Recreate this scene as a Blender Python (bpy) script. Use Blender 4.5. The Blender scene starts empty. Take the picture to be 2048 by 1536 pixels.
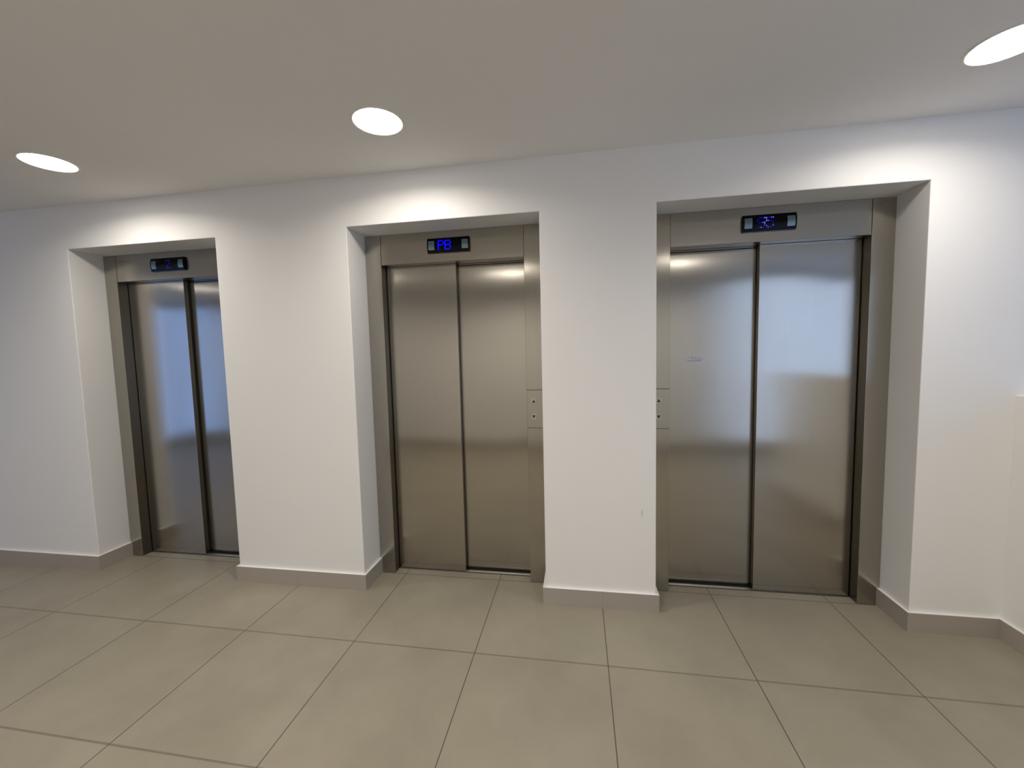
import bpy, bmesh, math, random
from mathutils import Vector, Matrix

S = bpy.context.scene
C = S.collection

# ------------------------------------------------------------------ camera
CAM = Vector((3.0549, -2.2252, 1.4304))
YAW, PITCH, ROLL, F = 0.16254, -0.07476, -0.02412, 811.51
fw = Vector((-math.sin(YAW) * math.cos(PITCH), math.cos(YAW) * math.cos(PITCH), math.sin(PITCH)))
r0 = Vector((math.cos(YAW), math.sin(YAW), 0))
u0 = r0.cross(fw)
rt = r0 * math.cos(ROLL) + u0 * math.sin(ROLL)
up = -r0 * math.sin(ROLL) + u0 * math.cos(ROLL)
cd = bpy.data.cameras.new('camera')
cd.sensor_fit = 'HORIZONTAL'
cd.sensor_width = 36.0
cd.lens = F / 2048 * 36.0
cd.clip_start = 0.02
cam = bpy.data.objects.new('camera', cd)
C.objects.link(cam)
M = Matrix((rt, up, -fw)).transposed().to_4x4()
M.translation = CAM
cam.matrix_world = M
S.camera = cam

# ------------------------------------------------------------------ world, exposure
SKY = 1.5
w = bpy.data.worlds.new('daylight')
S.world = w
w.use_nodes = True
nt = w.node_tree
bg = nt.nodes['Background']
bg.inputs[1].default_value = SKY
# blue sky towards the left (-x), bright hazy sky towards the right (+x)
tc = nt.nodes.new('ShaderNodeTexCoord')
sx = nt.nodes.new('ShaderNodeSeparateXYZ')
nt.links.new(tc.outputs['Generated'], sx.inputs[0])
cr = nt.nodes.new('ShaderNodeMapRange')
cr.inputs['From Min'].default_value = -0.3
cr.inputs['From Max'].default_value = 0.3
nt.links.new(sx.outputs[0], cr.inputs[0])
mxw = nt.nodes.new('ShaderNodeMix')
mxw.data_type = 'RGBA'
nt.links.new(cr.outputs[0], mxw.inputs[0])
mxw.inputs[6].default_value = (0.33, 0.50, 1.0, 1)
mxw.inputs[7].default_value = (0.62, 0.74, 1.05, 1)
nt.links.new(mxw.outputs[2], bg.inputs[0])
vs = S.view_settings
vs.view_transform = 'Standard'
vs.look = 'None'
vs.gamma = 1.0
vs.exposure = 0.38
vs.use_curve_mapping = False
LAMP_W = 5.6            # watts of one downlight
LAMP_C = (1.0, 0.92, 0.81)
SPREAD = 158            # beam limit of the downlights, degrees

# ------------------------------------------------------------------ fitted sizes (metres)
ZC = 2.462              # ceiling
ZO = 2.1836             # top of the wall recesses
D = 0.2015              # depth of the recesses
XS = [(-0.249, 0.866), (1.7413, 2.8579), (3.4606, 4.6726)]
AP = [(-0.146, 0.754), (1.8455, 2.746), (3.5693, 4.5645)]      # clear opening between the jambs
ZH = 2.0
HB, TB = 0.0994, 0.0151  # baseboard height, thickness
XR = 5.0587             # low wall on the right
YB = -3.27              # wall behind the photographer
XL, XE = -6.2, 7.6      # ends of the lobby

# ------------------------------------------------------------------ helpers
def box(bm, x0, x1, y0, y1, z0, z1, mi=0):
    v = [bm.verts.new(p) for p in ((x0, y0, z0), (x1, y0, z0), (x1, y1, z0), (x0, y1, z0), (x0, y0, z1), (x1, y0, z1), (x1, y1, z1), (x0, y1, z1))]
    for q in ((0, 3, 2, 1), (4, 5, 6, 7), (0, 1, 5, 4), (1, 2, 6, 5), (2, 3, 7, 6), (3, 0, 4, 7)):
        f = bm.faces.new([v[i] for i in q])
        f.material_index = mi

def bevel(bm, wd, seg=2):
    bmesh.ops.bevel(bm, geom=list(bm.edges), offset=wd, offset_type='OFFSET', segments=seg, profile=0.5, affect='EDGES', clamp_overlap=True)

def obj(name, bm, mats, parent=None, loc=None, smooth=False):
    me = bpy.data.meshes.new(name)
    bmesh.ops.recalc_face_normals(bm, faces=list(bm.faces))
    bm.to_mesh(me)
    bm.free()
    for m in (mats if isinstance(mats, (list, tuple)) else [mats]):
        me.materials.append(m)
    if smooth:
        for p in me.polygons:
            p.use_smooth = True
    o = bpy.data.objects.new(name, me)
    C.objects.link(o)
    if parent is not None:
        o.parent = parent
    if loc is not None:
        o.location = loc
    return o

def bx(name, dims, mat, parent=None, bev=0.0, seg=2):
    bm = bmesh.new()
    box(bm, *dims)
    if bev:
        bevel(bm, bev, seg)
    return obj(name, bm, mat, parent)

def thing(name, label, cat, loc, group=None):
    o = bpy.data.objects.new(name, None)
    C.objects.link(o)
    o.location = loc
    o.empty_display_size = 0.1
    o['label'] = label
    o['category'] = cat
    if group:
        o['group'] = group
    return o

def struct(o):
    o['kind'] = 'structure'
    return o

def part_label(o, s):
    o['label'] = s
    return o

# ------------------------------------------------------------------ materials
def mat(name):
    m = bpy.data.materials.new(name)
    m.use_nodes = True
    return m, m.node_tree.nodes, m.node_tree.links, m.node_tree.nodes['Principled BSDF']

def val(nt, op, a, b=None, clamp=False):
    n = nt.nodes.new('ShaderNodeMath')
    n.operation = op
    n.use_clamp = clamp
    for i, v in enumerate((a, b)):
        if v is None:
            continue
        if isinstance(v, (int, float)):
            n.inputs[i].default_value = v
        else:
            nt.links.new(v, n.inputs[i])
    return n.outputs[0]

def mixc(nt, fac, a, b):
    n = nt.nodes.new('ShaderNodeMix')
    n.data_type = 'RGBA'
    if isinstance(fac, (int, float)):
        n.inputs[0].default_value = fac
    else:
        nt.links.new(fac, n.inputs[0])
    for i, v in ((6, a), (7, b)):
        if isinstance(v, tuple):
            n.inputs[i].default_value = (*v, 1)
        else:
            nt.links.new(v, n.inputs[i])
    return n.outputs[2]

def pos(nt):
    g = nt.nodes.new('ShaderNodeNewGeometry')
    s = nt.nodes.new('ShaderNodeSeparateXYZ')
    nt.links.new(g.outputs['Position'], s.inputs[0])
    return g.outputs['Position'], s.outputs

def noise(nt, vec, scale, detail=3, rough=0.5):
    n = nt.nodes.new('ShaderNodeTexNoise')
    n.inputs['Scale'].default_value = scale
    n.inputs['Detail'].default_value = detail
    n.inputs['Roughness'].default_value = rough
    nt.links.new(vec, n.inputs['Vector'])
    return n.outputs[0]

def bump(nt, h, strength, dist):
    b = nt.nodes.new('ShaderNodeBump')
    b.inputs['Strength'].default_value = strength
    b.inputs['Distance'].default_value = dist
    nt.links.new(h, b.inputs['Height'])
    return b.outputs[0]

def spot_mask(nt, xyz, cx, cz, rx, rz, vec):
    """soft elliptical mark at a place on a wall or door (x, z)"""
    a = val(nt, 'POWER', val(nt, 'DIVIDE', val(nt, 'SUBTRACT', xyz[0], cx), rx), 2)
    b = val(nt, 'POWER', val(nt, 'DIVIDE', val(nt, 'SUBTRACT', xyz[2], cz), rz), 2)
    e = val(nt, 'SUBTRACT', 1.0, val(nt, 'ADD', a, b), True)
    n = val(nt, 'MULTIPLY', val(nt, 'SUBTRACT', noise(nt, vec, 90, 3), 0.35, True), 3.0, True)
    return val(nt, 'MULTIPLY', e, n, True)

def paint(name, col, rough=0.55, marks=()):
    m, N, L, P = mat(name)
    t = m.node_tree
    p, xyz = pos(t)
    n = noise(t, p, 1.3, 4)
    c = mixc(t, n, tuple(x * 0.97 for x in col), tuple(min(1, x * 1.02) for x in col))
    for (cx, cz, rx, rz, k) in marks:
        f = val(t, 'MULTIPLY', spot_mask(t, xyz, cx, cz, rx, rz, p), k)
        c = mixc(t, f, c, (0.16, 0.14, 0.12))
    L.new(c, P.inputs['Base Color'])
    P.inputs['Roughness'].default_value = rough
    P.inputs['Specular IOR Level'].default_value = 0.3
    L.new(bump(t, noise(t, p, 260, 2), 0.12, 0.0006), P.inputs['Normal'])
    return m

WALL = paint('white_wall_paint', (0.84, 0.835, 0.825), 0.5, marks=((3.388, 0.548, 0.008, 0.03, 0.6),))
CEIL = paint('ceiling_paint', (0.86, 0.85, 0.835), 0.8)

def tile():
    m, N, L, P = mat('floor_tile')
    t = m.node_tree
    p, xyz = pos(t)
    def line(c, off, sp, hw, soft):
        a = val(t, 'DIVIDE', val(t, 'SUBTRACT', c, off), sp)
        fr = val(t, 'FRACT', val(t, 'ADD', a, 100.5))
        d = val(t, 'MULTIPLY', val(t, 'ABSOLUTE', val(t, 'SUBTRACT', fr, 0.5)), sp)
        return val(t, 'SUBTRACT', 1.0, val(t, 'DIVIDE', val(t, 'SUBTRACT', d, hw, True), soft), True), a
    gx, ax = line(xyz[0], 2.5477, 0.62657, 0.0012, 0.0014)
    gy, ay = line(xyz[1], -0.4347, 0.63446, 0.0022, 0.0035)
    # tone of each tile
    cx = N.new('ShaderNodeCombineXYZ')
    L.new(val(t, 'FLOOR', ax), cx.inputs[0])
    L.new(val(t, 'FLOOR', ay), cx.inputs[1])
    wn = N.new('ShaderNodeTexWhiteNoise')
    L.new(cx.outputs[0], wn.inputs[0])
    A, B = (0.275, 0.248, 0.194), (0.365, 0.333, 0.264)
    n1 = val(t, 'ADD', val(t, 'MULTIPLY', val(t, 'SUBTRACT', noise(t, p, 2.6, 5, 0.6), 0.5), 1.7), 0.5)
    n2 = val(t, 'ADD', val(t, 'MULTIPLY', n1, 1.0), val(t, 'MULTIPLY', val(t, 'SUBTRACT', wn.outputs[0], 0.5), 0.18), True)
    c = mixc(t, n2, A, B)
    c = mixc(t, val(t, 'MULTIPLY', noise(t, p, 45, 3), 0.12), c, (0.25, 0.215, 0.165))
    c = mixc(t, val(t, 'MULTIPLY', gy, 0.6), c, (0.12, 0.10, 0.075))
    c = mixc(t, val(t, 'MULTIPLY', gx, 0.9), c, (0.055, 0.045, 0.035))
    L.new(c, P.inputs['Base Color'])
    P.inputs['Roughness'].default_value = 0.38
    P.inputs['Specular IOR Level'].default_value = 0.35
    h = val(t, 'SUBTRACT', 1.0, val(t, 'MAXIMUM', gx, gy))
    L.new(bump(t, h, 0.5, 0.0012), P.inputs['Normal'])
    return m
TILE = tile()

def baseboard_mat():
    m, N, L, P = mat('baseboard_tile')
    t = m.node_tree
    p, xyz = pos(t)
    a = val(t, 'FRACT', val(t, 'ADD', val(t, 'DIVIDE', val(t, 'SUBTRACT', xyz[0], 2.5477), 0.62657), 100.5))
    d = val(t, 'MULTIPLY', val(t, 'ABSOLUTE', val(t, 'SUBTRACT', a, 0.5)), 0.62657)
    g = val(t, 'SUBTRACT', 1.0, val(t, 'DIVIDE', d, 0.0012), True)
    c = mixc(t, noise(t, p, 3, 4), (0.36, 0.325, 0.285), (0.42, 0.38, 0.335))
    c = mixc(t, val(t, 'MULTIPLY', g, 0.5), c, (0.12, 0.10, 0.08))
    L.new(c, P.inputs['Base Color'])
    P.inputs['Roughness'].default_value = 0.4
    P.inputs['Specular IOR Level'].default_value = 0.3
    return m
BASE = baseboard_mat()

def steel(name, col, rough, aniso, tangent=(1, 0.05, 0), smudge=None, warp=0.0012, grain=True):
    m, N, L, P = mat(name)
    t = m.node_tree
    p, xyz = pos(t)
    mp = N.new('ShaderNodeMapping')
    mp.inputs['Scale'].default_value = (420, 420, 2.0)
    L.new(p, mp.inputs[0])
    g = noise(t, mp.outputs[0], 1.0, 2)
    c = mixc(t, g, tuple(x * 0.96 for x in col), tuple(min(1, x * 1.04) for x in col))
    P.inputs['Metallic'].default_value = 1.0
    r = val(t, 'ADD', rough, val(t, 'MULTIPLY', val(t, 'SUBTRACT', noise(t, p, 3.5, 4), 0.5), 0.06))
    if smudge:
        f = spot_mask(t, xyz, *smudge[:4], p)
        r = val(t, 'ADD', r, val(t, 'MULTIPLY', f, 0.3))
        c = mixc(t, val(t, 'MULTIPLY', f, smudge[4]), c, (0.2, 0.2, 0.2))
    L.new(c, P.inputs['Base Color'])
    L.new(r, P.inputs['Roughness'])
    P.inputs['Anisotropic'].default_value = aniso
    cx = N.new('ShaderNodeCombineXYZ')
    for i in range(3):
        cx.inputs[i].default_value = tangent[i]
    L.new(cx.outputs[0], P.inputs['Tangent'])
    mp2 = N.new('ShaderNodeMapping')
    mp2.inputs['Scale'].default_value = (2.4, 2.4, 1.5)
    L.new(p, mp2.inputs[0])
    L.new(bump(t, noise(t, mp2.outputs[0], 1.0, 0), 1.0, warp), P.inputs['Normal'])
    return m

ST_FRAME = steel('brushed_steel_frame', (0.44, 0.415, 0.365), 0.18, 0.85)
ST_LEAF = steel('brushed_steel_leaf', (0.47, 0.445, 0.395), 0.165, 0.88, warp=0.006)
ST_LEAF_S = steel('brushed_steel_leaf_smudged', (0.47, 0.445, 0.395), 0.165, 0.88, warp=0.006, smudge=(3.732, 1.372, 0.07, 0.024, 0.85))
ST_DARK_SHADE = steel('dark_shade_steel', (0.17, 0.155, 0.135), 0.3, 0.3)  # track cover steel; elsewhere its dark colour stands in for shade
ALU = steel('aluminium_sill', (0.8, 0.78, 0.73), 0.4, 0.0)

def simple(name, col, rough=0.5, metal=0.0, emit=None, estr=0.0, coat=0.0, spec=0.5):
    m, N, L, P = mat(name)
    t = m.node_tree
    p, xyz = pos(t)
    c = mixc(t, noise(t, p, 60, 2), tuple(x * 0.95 for x in col), tuple(min(1, x * 1.03) for x in col))
    L.new(c, P.inputs['Base Color'])
    P.inputs['Roughness'].default_value = rough
    P.inputs['Metallic'].default_value = metal
    P.inputs['Coat Weight'].default_value = coat
    P.inputs['Specular IOR Level'].default_value = spec
    if emit:
        P.inputs['Emission Color'].default_value = (*emit, 1)
        P.inputs['Emission Strength'].default_value = estr
    return m

BLACK = simple('black_gloss_plastic', (0.004, 0.004, 0.006), 0.2)
BLACK.node_tree.nodes['Principled BSDF'].inputs['Specular IOR Level'].default_value = 0.08
LED_MID = simple('mid_blue_led', (0.0, 0.0, 0.05), 0.4, emit=(0.01, 0.01, 1.0), estr=0.5, spec=0.05)
RUBBER = simple('black_rubber', (0.01, 0.009, 0.008), 0.7)
PLATE = simple('blue_grey_plate', (0.15, 0.22, 0.25), 0.3, 0.35)
LED = simple('blue_led', (0.0, 0.0, 0.05), 0.4, emit=(0.003, 0.003, 1.0), estr=0.8, spec=0.05)
LED_HOT = simple('bright_blue_led', (0.0, 0.0, 0.05), 0.4, emit=(0.14, 0.14, 1.0), estr=1.2, spec=0.05)
LED_DIM = simple('dim_blue_led', (0.0, 0.0, 0.03), 0.4, emit=(0.02, 0.01, 0.5), estr=0.3)
INK = simple('black_ink', (0.008, 0.007, 0.006), 0.5)
BUTTON = simple('satin_button', (0.50, 0.48, 0.44), 0.35, 0.7)
HALO_TRIM = simple('white_halo_trim', (0.85, 0.82, 0.78), 0.4)
LENS = simple('lamp_diffuser', (0.9, 0.9, 0.88), 0.4, emit=(1.0, 0.94, 0.86), estr=16.0)
WFRAME = simple('window_frame', (0.55, 0.56, 0.57), 0.4, 0.5)
BACKING = simple('backing_black', (0.02, 0.018, 0.016), 0.9)

def glass():
    m, N, L, P = mat('window_glass')
    out = N['Material Output']
    tr = N.new('ShaderNodeBsdfTransparent')
    tr.inputs[0].default_value = (0.93, 0.96, 0.97, 1)
    gl = N.new('ShaderNodeBsdfGlossy')
    gl.inputs['Roughness'].default_value = 0.02
    mx = N.new('ShaderNodeMixShader')
    mx.inputs[0].default_value = 0.05
    L.new(tr.outputs[0], mx.inputs[1])
    L.new(gl.outputs[0], mx.inputs[2])
    L.new(mx.outputs[0], out.inputs[0])
    return m
GLASS = glass()

# ------------------------------------------------------------------ room shell
def wall_with_holes(name, us, vs_, holes, place, thick, material, bev=0.0):
    """Solid wall slab from a grid of u (along) and v (height) cuts; place(u, v) -> point, thick = vector through the wall."""
    bm = bmesh.new()
    vv = {}
    def V(i, j):
        if (i, j) not in vv:
            vv[(i, j)] = bm.verts.new(place(us[i], vs_[j]))
        return vv[(i, j)]
    for i in range(len(us) - 1):
        for j in range(len(vs_) - 1):
            uc, vc = (us[i] + us[i + 1]) / 2, (vs_[j] + vs_[j + 1]) / 2
            if any(a < uc < b and c < vc < d for a, b, c, d in holes):
                continue
            bm.faces.new((V(i, j), V(i + 1, j), V(i + 1, j + 1), V(i, j + 1)))
    if bev:
        # remember the rims of the holes
        rim = []
        for a, b, c, d in holes:
            rim.append((a, b, c, d))
    r = bmesh.ops.extrude_face_region(bm, geom=list(bm.faces))
    mv = [g for g in r['geom'] if isinstance(g, bmesh.types.BMVert)]
    bmesh.ops.translate(bm, verts=mv, vec=Vector(thick))
    bmesh.ops.recalc_face_normals(bm, faces=list(bm.faces))
    if bev:
        moved = set(mv)
        E = []
        for e in bm.edges:
            if e.verts[0] in moved or e.verts[1] in moved or len(e.link_faces) != 2:
                continue
            if e.calc_face_angle(0) > 1.0:
                m = (e.verts[0].co + e.verts[1].co) / 2
                if 0.02 < m.z < ZC - 0.02 and XL + 0.1 < m.x < XE - 0.1:
                    E.append(e)
        bmesh.ops.bevel(bm, geom=E, offset=bev, offset_type='OFFSET', segments=3, profile=0.5, affect='EDGES')
    return obj(name, bm, material)

us = [XL] + [v for a in XS for v in a] + [XE]
holes = [(a, b, -1, ZO) for a, b in XS]
struct(wall_with_holes('wall_back', us, [0, ZO, ZC], holes, lambda u, v: (u, 0, v), (0, 0.45, 0), WALL, bev=0.004))
struct(bx('wall_light_block', (XL, XE, 0.47, 0.5, 0, ZC), BACKING))  # added black backing, unseen, keeps sky light out of the door gaps
struct(bx('floor', (XL - 0.2, XE + 0.2, YB - 0.2, 0.46, -0.12, 0), TILE))
struct(bx('ceiling', (XL - 0.2, XE + 0.2, YB - 0.2, 0.5, ZC, ZC + 0.12), CEIL))

# wall behind the photographer with a tall glazed opening on the left
W1 = (-4.75, -2.9, 0.1, 2.38)
W3 = (5.15, 7.45, 0.1, 2.38)
struct(wall_with_holes('wall_rear', [XL, W1[0], W1[1], W3[0], W3[1], XE], [0, W1[2], W1[3], ZC], [W1, W3], lambda u, v: (u, YB, v), (0, -0.15, 0), WALL))
struct(bx('wall_right', (XE, XE + 0.15, YB, 0, 0, ZC), WALL))
struct(bx('wall_left', (XL - 0.15, XL, YB, 0, 0, ZC), WALL))
# low wall beside the stair, right of the third elevator
ylow = -1.75
struct(bx('wall_low_right', (XR, XR + 0.14, ylow, 0.012, -0.01, 1.1824), WALL, bev=0.004))

def window(name, axis, a, b, c, d, off):
    e = bpy.data.objects.new(name, None)
    C.objects.link(e)
    e['kind'] = 'structure'
    bm = bmesh.new()
    fwid = 0.05
    def bb(u0, u1, v0, v1, t0, t1):
        if axis == 'x':
            box(bm, u0, u1, off + t0, off + t1, v0, v1)
        else:
            box(bm, off + t0, off + t1, u0, u1, v0, v1)
    bb(a, a + fwid, c, d, 0.05, 0.1)
    bb(b - fwid, b, c, d, 0.05, 0.1)
    bb(a + fwid, b - fwid, c, c + fwid, 0.05, 0.1)
    bb(a + fwid, b - fwid, d - fwid, d, 0.05, 0.1)
    n = max(2, round((b - a) / 0.95))
    cuts = [a + (b - a) * k / n for k in range(1, n)]
    for q in cuts:
        bb(q - 0.02, q + 0.02, c + fwid, d - fwid, 0.055, 0.095)
    obj('window_frame', bm, WFRAME, e)
    ed = [a + fwid] + cuts + [b - fwid]
    for k in range(n):
        bm = bmesh.new()
        u0_, u1_ = ed[k] + (0.02 if k else 0), ed[k + 1] - (0.02 if k < n - 1 else 0)
        bb(u0_, u1_, c + fwid, d - fwid, 0.072, 0.078)
        obj('glass_pane', bm, GLASS, e)
    return e
window('window_1', 'x', *W1, YB - 0.15)
window('window_2', 'x', *W3, YB - 0.15)

# baseboards: one outline extruded up, wrapping into the recesses
def base_run(name, pts, hgt=HB, t=TB):
    """pts = wall line (x, y); board lies on the left-hand side of the direction of travel."""
    bm = bmesh.new()
    n = len(pts)
    nor = []
    for i in range(n - 1):
        d = (Vector(pts[i + 1]) - Vector(pts[i])).normalized()
        nor.append(Vector((-d.y, d.x)))
    out = []
    for i, p in enumerate(pts):
        if i == 0:
            q = Vector(p) + nor[0] * t
        elif i == n - 1:
            q = Vector(p) + nor[-1] * t
        else:
            q = Vector(p) + (nor[i - 1] + nor[i]) * t
        out.append(q)
    for i in range(n - 1):
        a, b, c, d = Vector(pts[i]), Vector(pts[i + 1]), out[i + 1], out[i]
        lo = [bm.verts.new((q.x, q.y, 0)) for q in (a, b, c, d)]
        hi = [bm.verts.new((q.x, q.y, hgt)) for q in (a, b, c, d)]
        bm.faces.new(lo)
        bm.faces.new(hi)
        for k in range(4):
            bm.faces.new((lo[k], lo[(k + 1) % 4], hi[(k + 1) % 4], hi[k]))
    bmesh.ops.remove_doubles(bm, verts=list(bm.verts), dist=1e-5)
    # drop the inner faces shared by neighbouring stretches
    seen = {}
    for f in list(bm.faces):
        k = tuple(sorted(v.index for v in f.verts))
    bmesh.ops.recalc_face_normals(bm, faces=list(bm.faces))
    for f in bm.faces:                      # the top edge is finished in the wall's white
        if f.normal.z > 0.9:
            f.material_index = 1
    return obj(name, bm, [BASE, WALL])

def rev(p):
    return list(reversed(p))
# travel right-to-left so that the left-hand side faces the room (-y)
struct(base_run('baseboard_left', rev([(XL, 0), (XS[0][0], 0), (XS[0][0], D)])))
struct(base_run('baseboard_center_left', rev([(XS[0][1], D), (XS[0][1], 0), (XS[1][0], 0), (XS[1][0], D)])))
struct(base_run('baseboard_center_right', rev([(XS[1][1], D), (XS[1][1], 0), (XS[2][0], 0), (XS[2][0], D)])))
struct(base_run('baseboard_right', rev([(XS[2][1], D), (XS[2][1], 0), (XR, 0), (XR, ylow)])))
struct(base_run('baseboard_rear', [(XL, YB), (XE, YB)]))

# ------------------------------------------------------------------ elevators
FONT = {
    'P': ["1111.", "1...1", "1...1", "1111.", "1....", "1....", "1...."],
    'B': ["1111.", "1...1", "1...1", "1111.", "1...1", "1...1", "1111."],
    'S': [".1112", "1....", "1....", ".1112", "....1", "....1", "1111."],
    '5': ["21112", "1....", "2111.", "....1", "....1", "1...1", ".111."],
    '2': [".111.", "1...1", "....1", "...1.", "..1..", ".1...", "11111"],
}

def arc_pts(h, bulge, n=10):
    """convex profile (y out, z) of the indicator face"""
    return [(-bulge * (1 - (2 * k / n - 1) ** 2), h * (k / n - 0.5)) for k in range(n + 1)]

def curved_slab(bm, x0, x1, h, bulge, base, zoff=0.0, n=10):
    pr = arc_pts(h, bulge, n)
    fr = [[bm.verts.new((x, base + y, z + zoff)) for (y, z) in pr] for x in (x0, x1)]
    bk = [[bm.verts.new((x, 0, z + zoff)) for z in (pr[0][1], pr[-1][1])] for x in (x0, x1)]
    for k in range(n):
        bm.faces.new((fr[0][k], fr[1][k], fr[1][k + 1], fr[0][k + 1]))
    bm.faces.new(fr[0] + [bk[0][1], bk[0][0]])
    bm.faces.new(list(reversed(fr[1])) + [bk[1][0], bk[1][1]])
    bm.faces.new((bk[0][0], bk[1][0], fr[1][0], fr[0][0]))
    bm.faces.new((bk[0][1], fr[0][-1], fr[1][-1], bk[1][1]))
    bm.faces.new((bk[0][0], bk[0][1], bk[1][1], bk[1][0]))

def indicator(root, cx, cz, wd, text, style):
    """cx, cz local to the root; sits on the header face (local y = 0)"""
    h = 0.087
    bm = bmesh.new()
    curved_slab(bm, -wd / 2, wd / 2, h, 0.008, -0.008)
    body = obj('floor_indicator', bm, BLACK, root, (cx, -0.0015, cz))
    part_label(body, 'black floor indicator with blue lit characters')
    for s in (-1, 1):
        bm = bmesh.new()
        xa = s * (wd / 2 - 0.010 - 0.036)
        xb = s * (wd / 2 - 0.008)
        curved_slab(bm, min(xa, xb), max(xa, xb), h * 0.74, 0.0058, -0.0112, 0.0)
        part_label(obj('end_plate', bm, PLATE, body), 'blue-grey end plate')
    # dot matrix characters
    px = 0.0082
    for i, chs in enumerate(text):
        rows = FONT[chs]
        bm = bmesh.new()
        n = len(text)
        x_start = style['x'] + i * px * style.get('pitch', 6.2)
        for r_, row in enumerate(rows):
            for c_, ch in enumerate(row):
                if ch == '.':
                    continue
                x = x_start + c_ * px
                z = (3 - r_) * px
                yy = -0.008 - 0.008 * (1 - (2 * z / h) ** 2) - 0.0004
                rr = style['r'] * (1.0 if ch == '1' else 1.25)
                vs_ = [bm.verts.new((x + rr * math.cos(a * math.pi / 4), yy, z + rr * math.sin(a * math.pi / 4))) for a in range(8)]
                vb = [bm.verts.new((v.co.x, yy + 0.0006, v.co.z)) for v in vs_]
                f = bm.faces.new(vs_)
                f.material_index = 1 if (ch == '2' or (style.get('mix') and (r_ * 3 + c_ * 5 + i) % 4 == 0)) else 0
                bm.faces.new(list(reversed(vb)))
                for k in range(8):
                    bm.faces.new((vs_[k], vs_[(k + 1) % 8], vb[(k + 1) % 8], vb[k]))
        obj('character', bm, style['m'], body)
    return body

def call_panel(root, x0, x1, xc):
    """steel call plate on the jamb with two buttons; xc = button column"""
    z0, z1 = 0.978, 1.2086
    p = bx('call_panel', (x0, x1, -0.0045, 0.0, z0, z1), ST_FRAME, root, 0.001)
    for z in (z0, z1):
        part_label(bx('panel_joint', (x0, x1, -0.0056, -0.0003, z - 0.0012, z + 0.0012), INK, p), 'thin black joint line')
    for z, sgn in ((1.141, 1), (1.047, -1)):
        b = bx('call_button', (xc - 0.016, xc + 0.016, -0.0072, -0.004, z - 0.018, z + 0.018), BUTTON, p, 0.0012)
        bm = bmesh.new()
        a = 0.0098
        tri = [(xc - a, z - sgn * a * 0.85), (xc + a, z - sgn * a * 0.85), (xc, z + sgn * a * 0.95)]
        f_ = [bm.verts.new((x, -0.0078, zz)) for x, zz in tri]
        g_ = [bm.verts.new((x, -0.0070, zz)) for x, zz in tri]
        bm.faces.new(f_)
        bm.faces.new(g_)
        for k in range(3):
            bm.faces.new((f_[k], f_[(k + 1) % 3], g_[(k + 1) % 3], g_[k]))
        part_label(obj('arrow_symbol', bm, INK, p), 'black arrow pointing ' + ('up' if sgn > 0 else 'down'))
    return p

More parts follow.
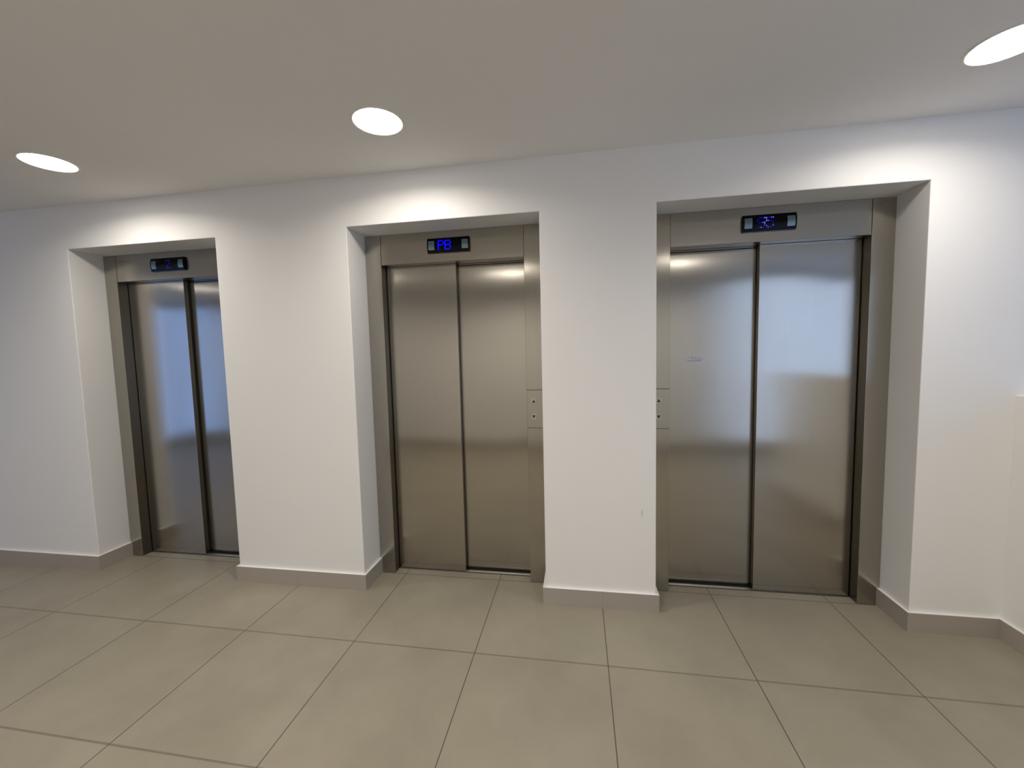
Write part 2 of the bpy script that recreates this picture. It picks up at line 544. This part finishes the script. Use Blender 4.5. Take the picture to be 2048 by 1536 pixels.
def elevator(idx, label, front_left, split, ind, text, style, panel=None):
    xl, xr = XS[idx]
    al, ar = AP[idx]
    cx = (al + ar) / 2
    root = thing('elevator', label, 'elevator', (cx, D, 0), 'elevators along the lobby wall')
    g = 0.0012
    L_ = lambda v: v - cx

    def shade_faces(o, test):  # paints the shade of reveals, undersides and edges into their colour
        o.data.materials.append(ST_DARK_SHADE)
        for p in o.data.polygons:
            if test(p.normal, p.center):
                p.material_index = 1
    DP = 0.060                      # depth of the frame return
    # jambs: flat face towards the lobby and a return towards the leaves
    for a, b in ((xl + 0.0005, al), (ar, xr - 0.0005)):
        jb = bx('door_jamb', (L_(a), L_(b), 0, 0.20, 0.0005, ZO - 0.001), ST_FRAME, root, 0.0015)
        shade_faces(jb, lambda n, c: abs(n.x) > 0.9)
    hd = bx('door_header', (L_(al) + g, L_(ar) - g, 0.0012, DP, ZH, ZO - 0.001), ST_FRAME, root, 0.0015)
    shade_faces(hd, lambda n, c: n.z < -0.9)
    tc = bx('track_cover', (L_(al) + g, L_(ar) - g, DP + 0.003, 0.20, ZH + 0.004, ZO - 0.002), ST_DARK_SHADE, root)
    # leaves: the quick one in front, the slow one behind
    y0 = 0.0668
    th = 0.030
    yb = y0 + th + 0.012
    ov = 0.012
    if front_left:
        fa, fb, ba, bb_ = al + 0.004, split, split - ov, ar - 0.0005
    else:
        fa, fb, ba, bb_ = split, ar - 0.004, al + 0.0005, split + ov
    lm = ST_LEAF_S if idx == 2 else ST_LEAF
    f = bx('door_leaf', (L_(fa), L_(fb), y0, y0 + th, 0.006, ZH + 0.003), ST_LEAF, root, 0.002)
    b = bx('door_leaf', (L_(ba), L_(bb_), yb, yb + th, 0.027, ZH + 0.003), lm, root, 0.0006)
    bx('leaf_gap_shade', (L_(ba), L_(bb_), yb + 0.004, yb + th - 0.004, 0.004, 0.0268), ST_DARK_SHADE, b)  # dark strip standing in for the shaded gap under the rear leaf
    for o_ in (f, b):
        shade_faces(o_, lambda n, c: abs(n.x) > 0.9 or abs(n.z) > 0.9)
    # rubber seal at the front leaf's inner edge and against the jamb
    e = fb if front_left else fa
    s = 1 if front_left else -1
    bm = bmesh.new()
    box(bm, min(L_(e) - s * 0.010, L_(e) - s * 0.002), max(L_(e) - s * 0.010, L_(e) - s * 0.002), y0 + th, yb - 0.001, 0.012, ZH - 0.002)
    obj('edge_seal', bm, RUBBER, f)
    j = al if front_left else ar
    s2 = 1 if front_left else -1
    bm = bmesh.new()
    box(bm, min(L_(j), L_(j) + s2 * 0.0035), max(L_(j), L_(j) + s2 * 0.0035), y0 + 0.006, y0 + th, 0.006, ZH - 0.001)
    obj('jamb_seal', bm, RUBBER, root)
    # grooved aluminium sill
    bm = bmesh.new()
    box(bm, L_(al) + g, L_(ar) - g, y0 - 0.0005, y0 + 0.022, 0.0003, 0.0035)
    obj('door_sill', bm, ALU, root)
    bm = bmesh.new()
    box(bm, L_(al) + g, L_(ar) - g, y0 - 0.0055, y0 - 0.0007, 0.0003, 0.0012)
    part_label(obj('sill_joint', bm, RUBBER, root), 'thin black joint in front of the sill')
    bm = bmesh.new()
    box(bm, L_(al) + g, L_(ar) - g, y0 + 0.0225, 0.20, 0.0003, 0.002)  # rest of the sill, blackened for the shade under the rear leaf
    part_label(obj('sill_shade', bm, RUBBER, root), 'dark strip behind the sill, leaf gap shade in its colour')
    indicator(root, L_((ind[0] + ind[1]) / 2), 2.0955, ind[1] - ind[0], text, style)
    if panel == 'right':
        call_panel(root, L_(ar) + 0.001, L_(xr) - 0.004, L_(ar) + 0.0415)
    elif panel == 'left':
        call_panel(root, L_(xl) + 0.004, L_(al) - 0.001, L_(al) - 0.060)
    return root

elevator(0, 'leftmost steel elevator door with very dim indicator and no call panel', True, 0.322, (0.1591, 0.4284), '2',
         dict(x=-0.008, r=0.0036, m=[LED_DIM, LED_DIM]))
elevator(1, 'middle steel elevator door under the glowing blue PB indicator', True, 2.3084, (2.1565, 2.4203), 'PB',
         dict(x=-0.061, r=0.0048, m=[LED, LED], pitch=5.3), panel='right')
elevator(2, 'rightmost steel elevator door beside the low wall, under dotted blue characters', False, 4.0567, (3.9382, 4.2019), 'S5',
         dict(x=-0.058, r=0.0026, m=[LED_MID, LED_HOT], pitch=5.1, mix=True), panel='left')

# ------------------------------------------------------------------ ceiling downlights
def lathe(bm, prof, n=64):
    rings = []
    for (r_, z) in prof:
        rings.append([bm.verts.new((r_ * math.cos(2 * math.pi * k / n), r_ * math.sin(2 * math.pi * k / n), z)) for k in range(n)])
    for a, b in zip(rings, rings[1:]):
        for k in range(n):
            bm.faces.new((a[k], a[(k + 1) % n], b[(k + 1) % n], b[k]))
    return rings

def make_downlight():
    root = bpy.data.objects.new('ceiling_downlight', None)
    C.objects.link(root)
    root.empty_display_size = 0.1
    bm = bmesh.new()
    lathe(bm, [(0.1035, -0.0005), (0.1035, -0.0035), (0.108, -0.0048), (0.113, -0.0035), (0.115, -0.0002)])  # rim that also stands in for the glow around the lamp
    ring = obj('halo_trim', bm, HALO_TRIM, root, smooth=True)
    bm = bmesh.new()
    rings = lathe(bm, [(0.1035, -0.0028), (0.08, -0.0034), (0.04, -0.0038), (0.004, -0.004)])
    bm.faces.new(rings[-1])
    obj('lamp_diffuser', bm, LENS, root, smooth=True)
    ld = bpy.data.lights.new('downlight_beam', 'AREA')
    ld.shape = 'DISK'
    ld.size = 0.19
    ld.energy = LAMP_W
    ld.color = LAMP_C
    ld.spread = math.radians(SPREAD)
    lo = bpy.data.objects.new('downlight_beam', ld)
    C.objects.link(lo)
    lo.parent = root
    lo.location = (0, 0, -0.006)
    return root

LAMPS = [
    (2.198, -0.474, 'round white downlight in the ceiling before the middle elevator'),
    (0.394, -0.474, 'round white downlight in the ceiling before the leftmost elevator'),
    (4.544, -0.474, 'round white downlight at the right edge, before the rightmost elevator'),
    (2.25, -2.25, 'round white downlight above and behind the photographer'),
    (0.394, -2.25, 'round white downlight behind the photographer, before the leftmost elevator'),
    (4.2, -2.25, 'round white downlight behind the photographer, before the rightmost elevator'),
    (-2.2, -2.25, 'round white downlight behind the photographer at the far left'),
]
proto = make_downlight()
REAR = bpy.data.lights['downlight_beam'].copy()
REAR.energy = LAMP_W * 2.6
REAR_RIGHT = bpy.data.lights['downlight_beam'].copy()
REAR_RIGHT.energy = LAMP_W * 1.9
RIGHT = bpy.data.lights['downlight_beam'].copy()
RIGHT.energy = LAMP_W * 0.75
for i, (x, y, lab) in enumerate(LAMPS):
    if i == 0:
        o = proto
    else:
        o = proto.copy()
        C.objects.link(o)
        for ch in list(proto.children):
            c = ch.copy()
            C.objects.link(c)
            c.parent = o
            if c.type == 'LIGHT':                 # the lamps are of unequal strength
                if y < -1 and x > 1:
                    c.data = REAR if x < 3 else REAR_RIGHT
                elif x > 4:
                    c.data = RIGHT
    o.location = (x, y, ZC)
    o['label'] = lab
    o['category'] = 'ceiling light'
    o['group'] = 'round downlights in the ceiling'

S.cycles.use_denoising = True
S.cycles.caustics_reflective = False
S.cycles.caustics_refractive = False
S.cycles.sample_clamp_indirect = 6.0
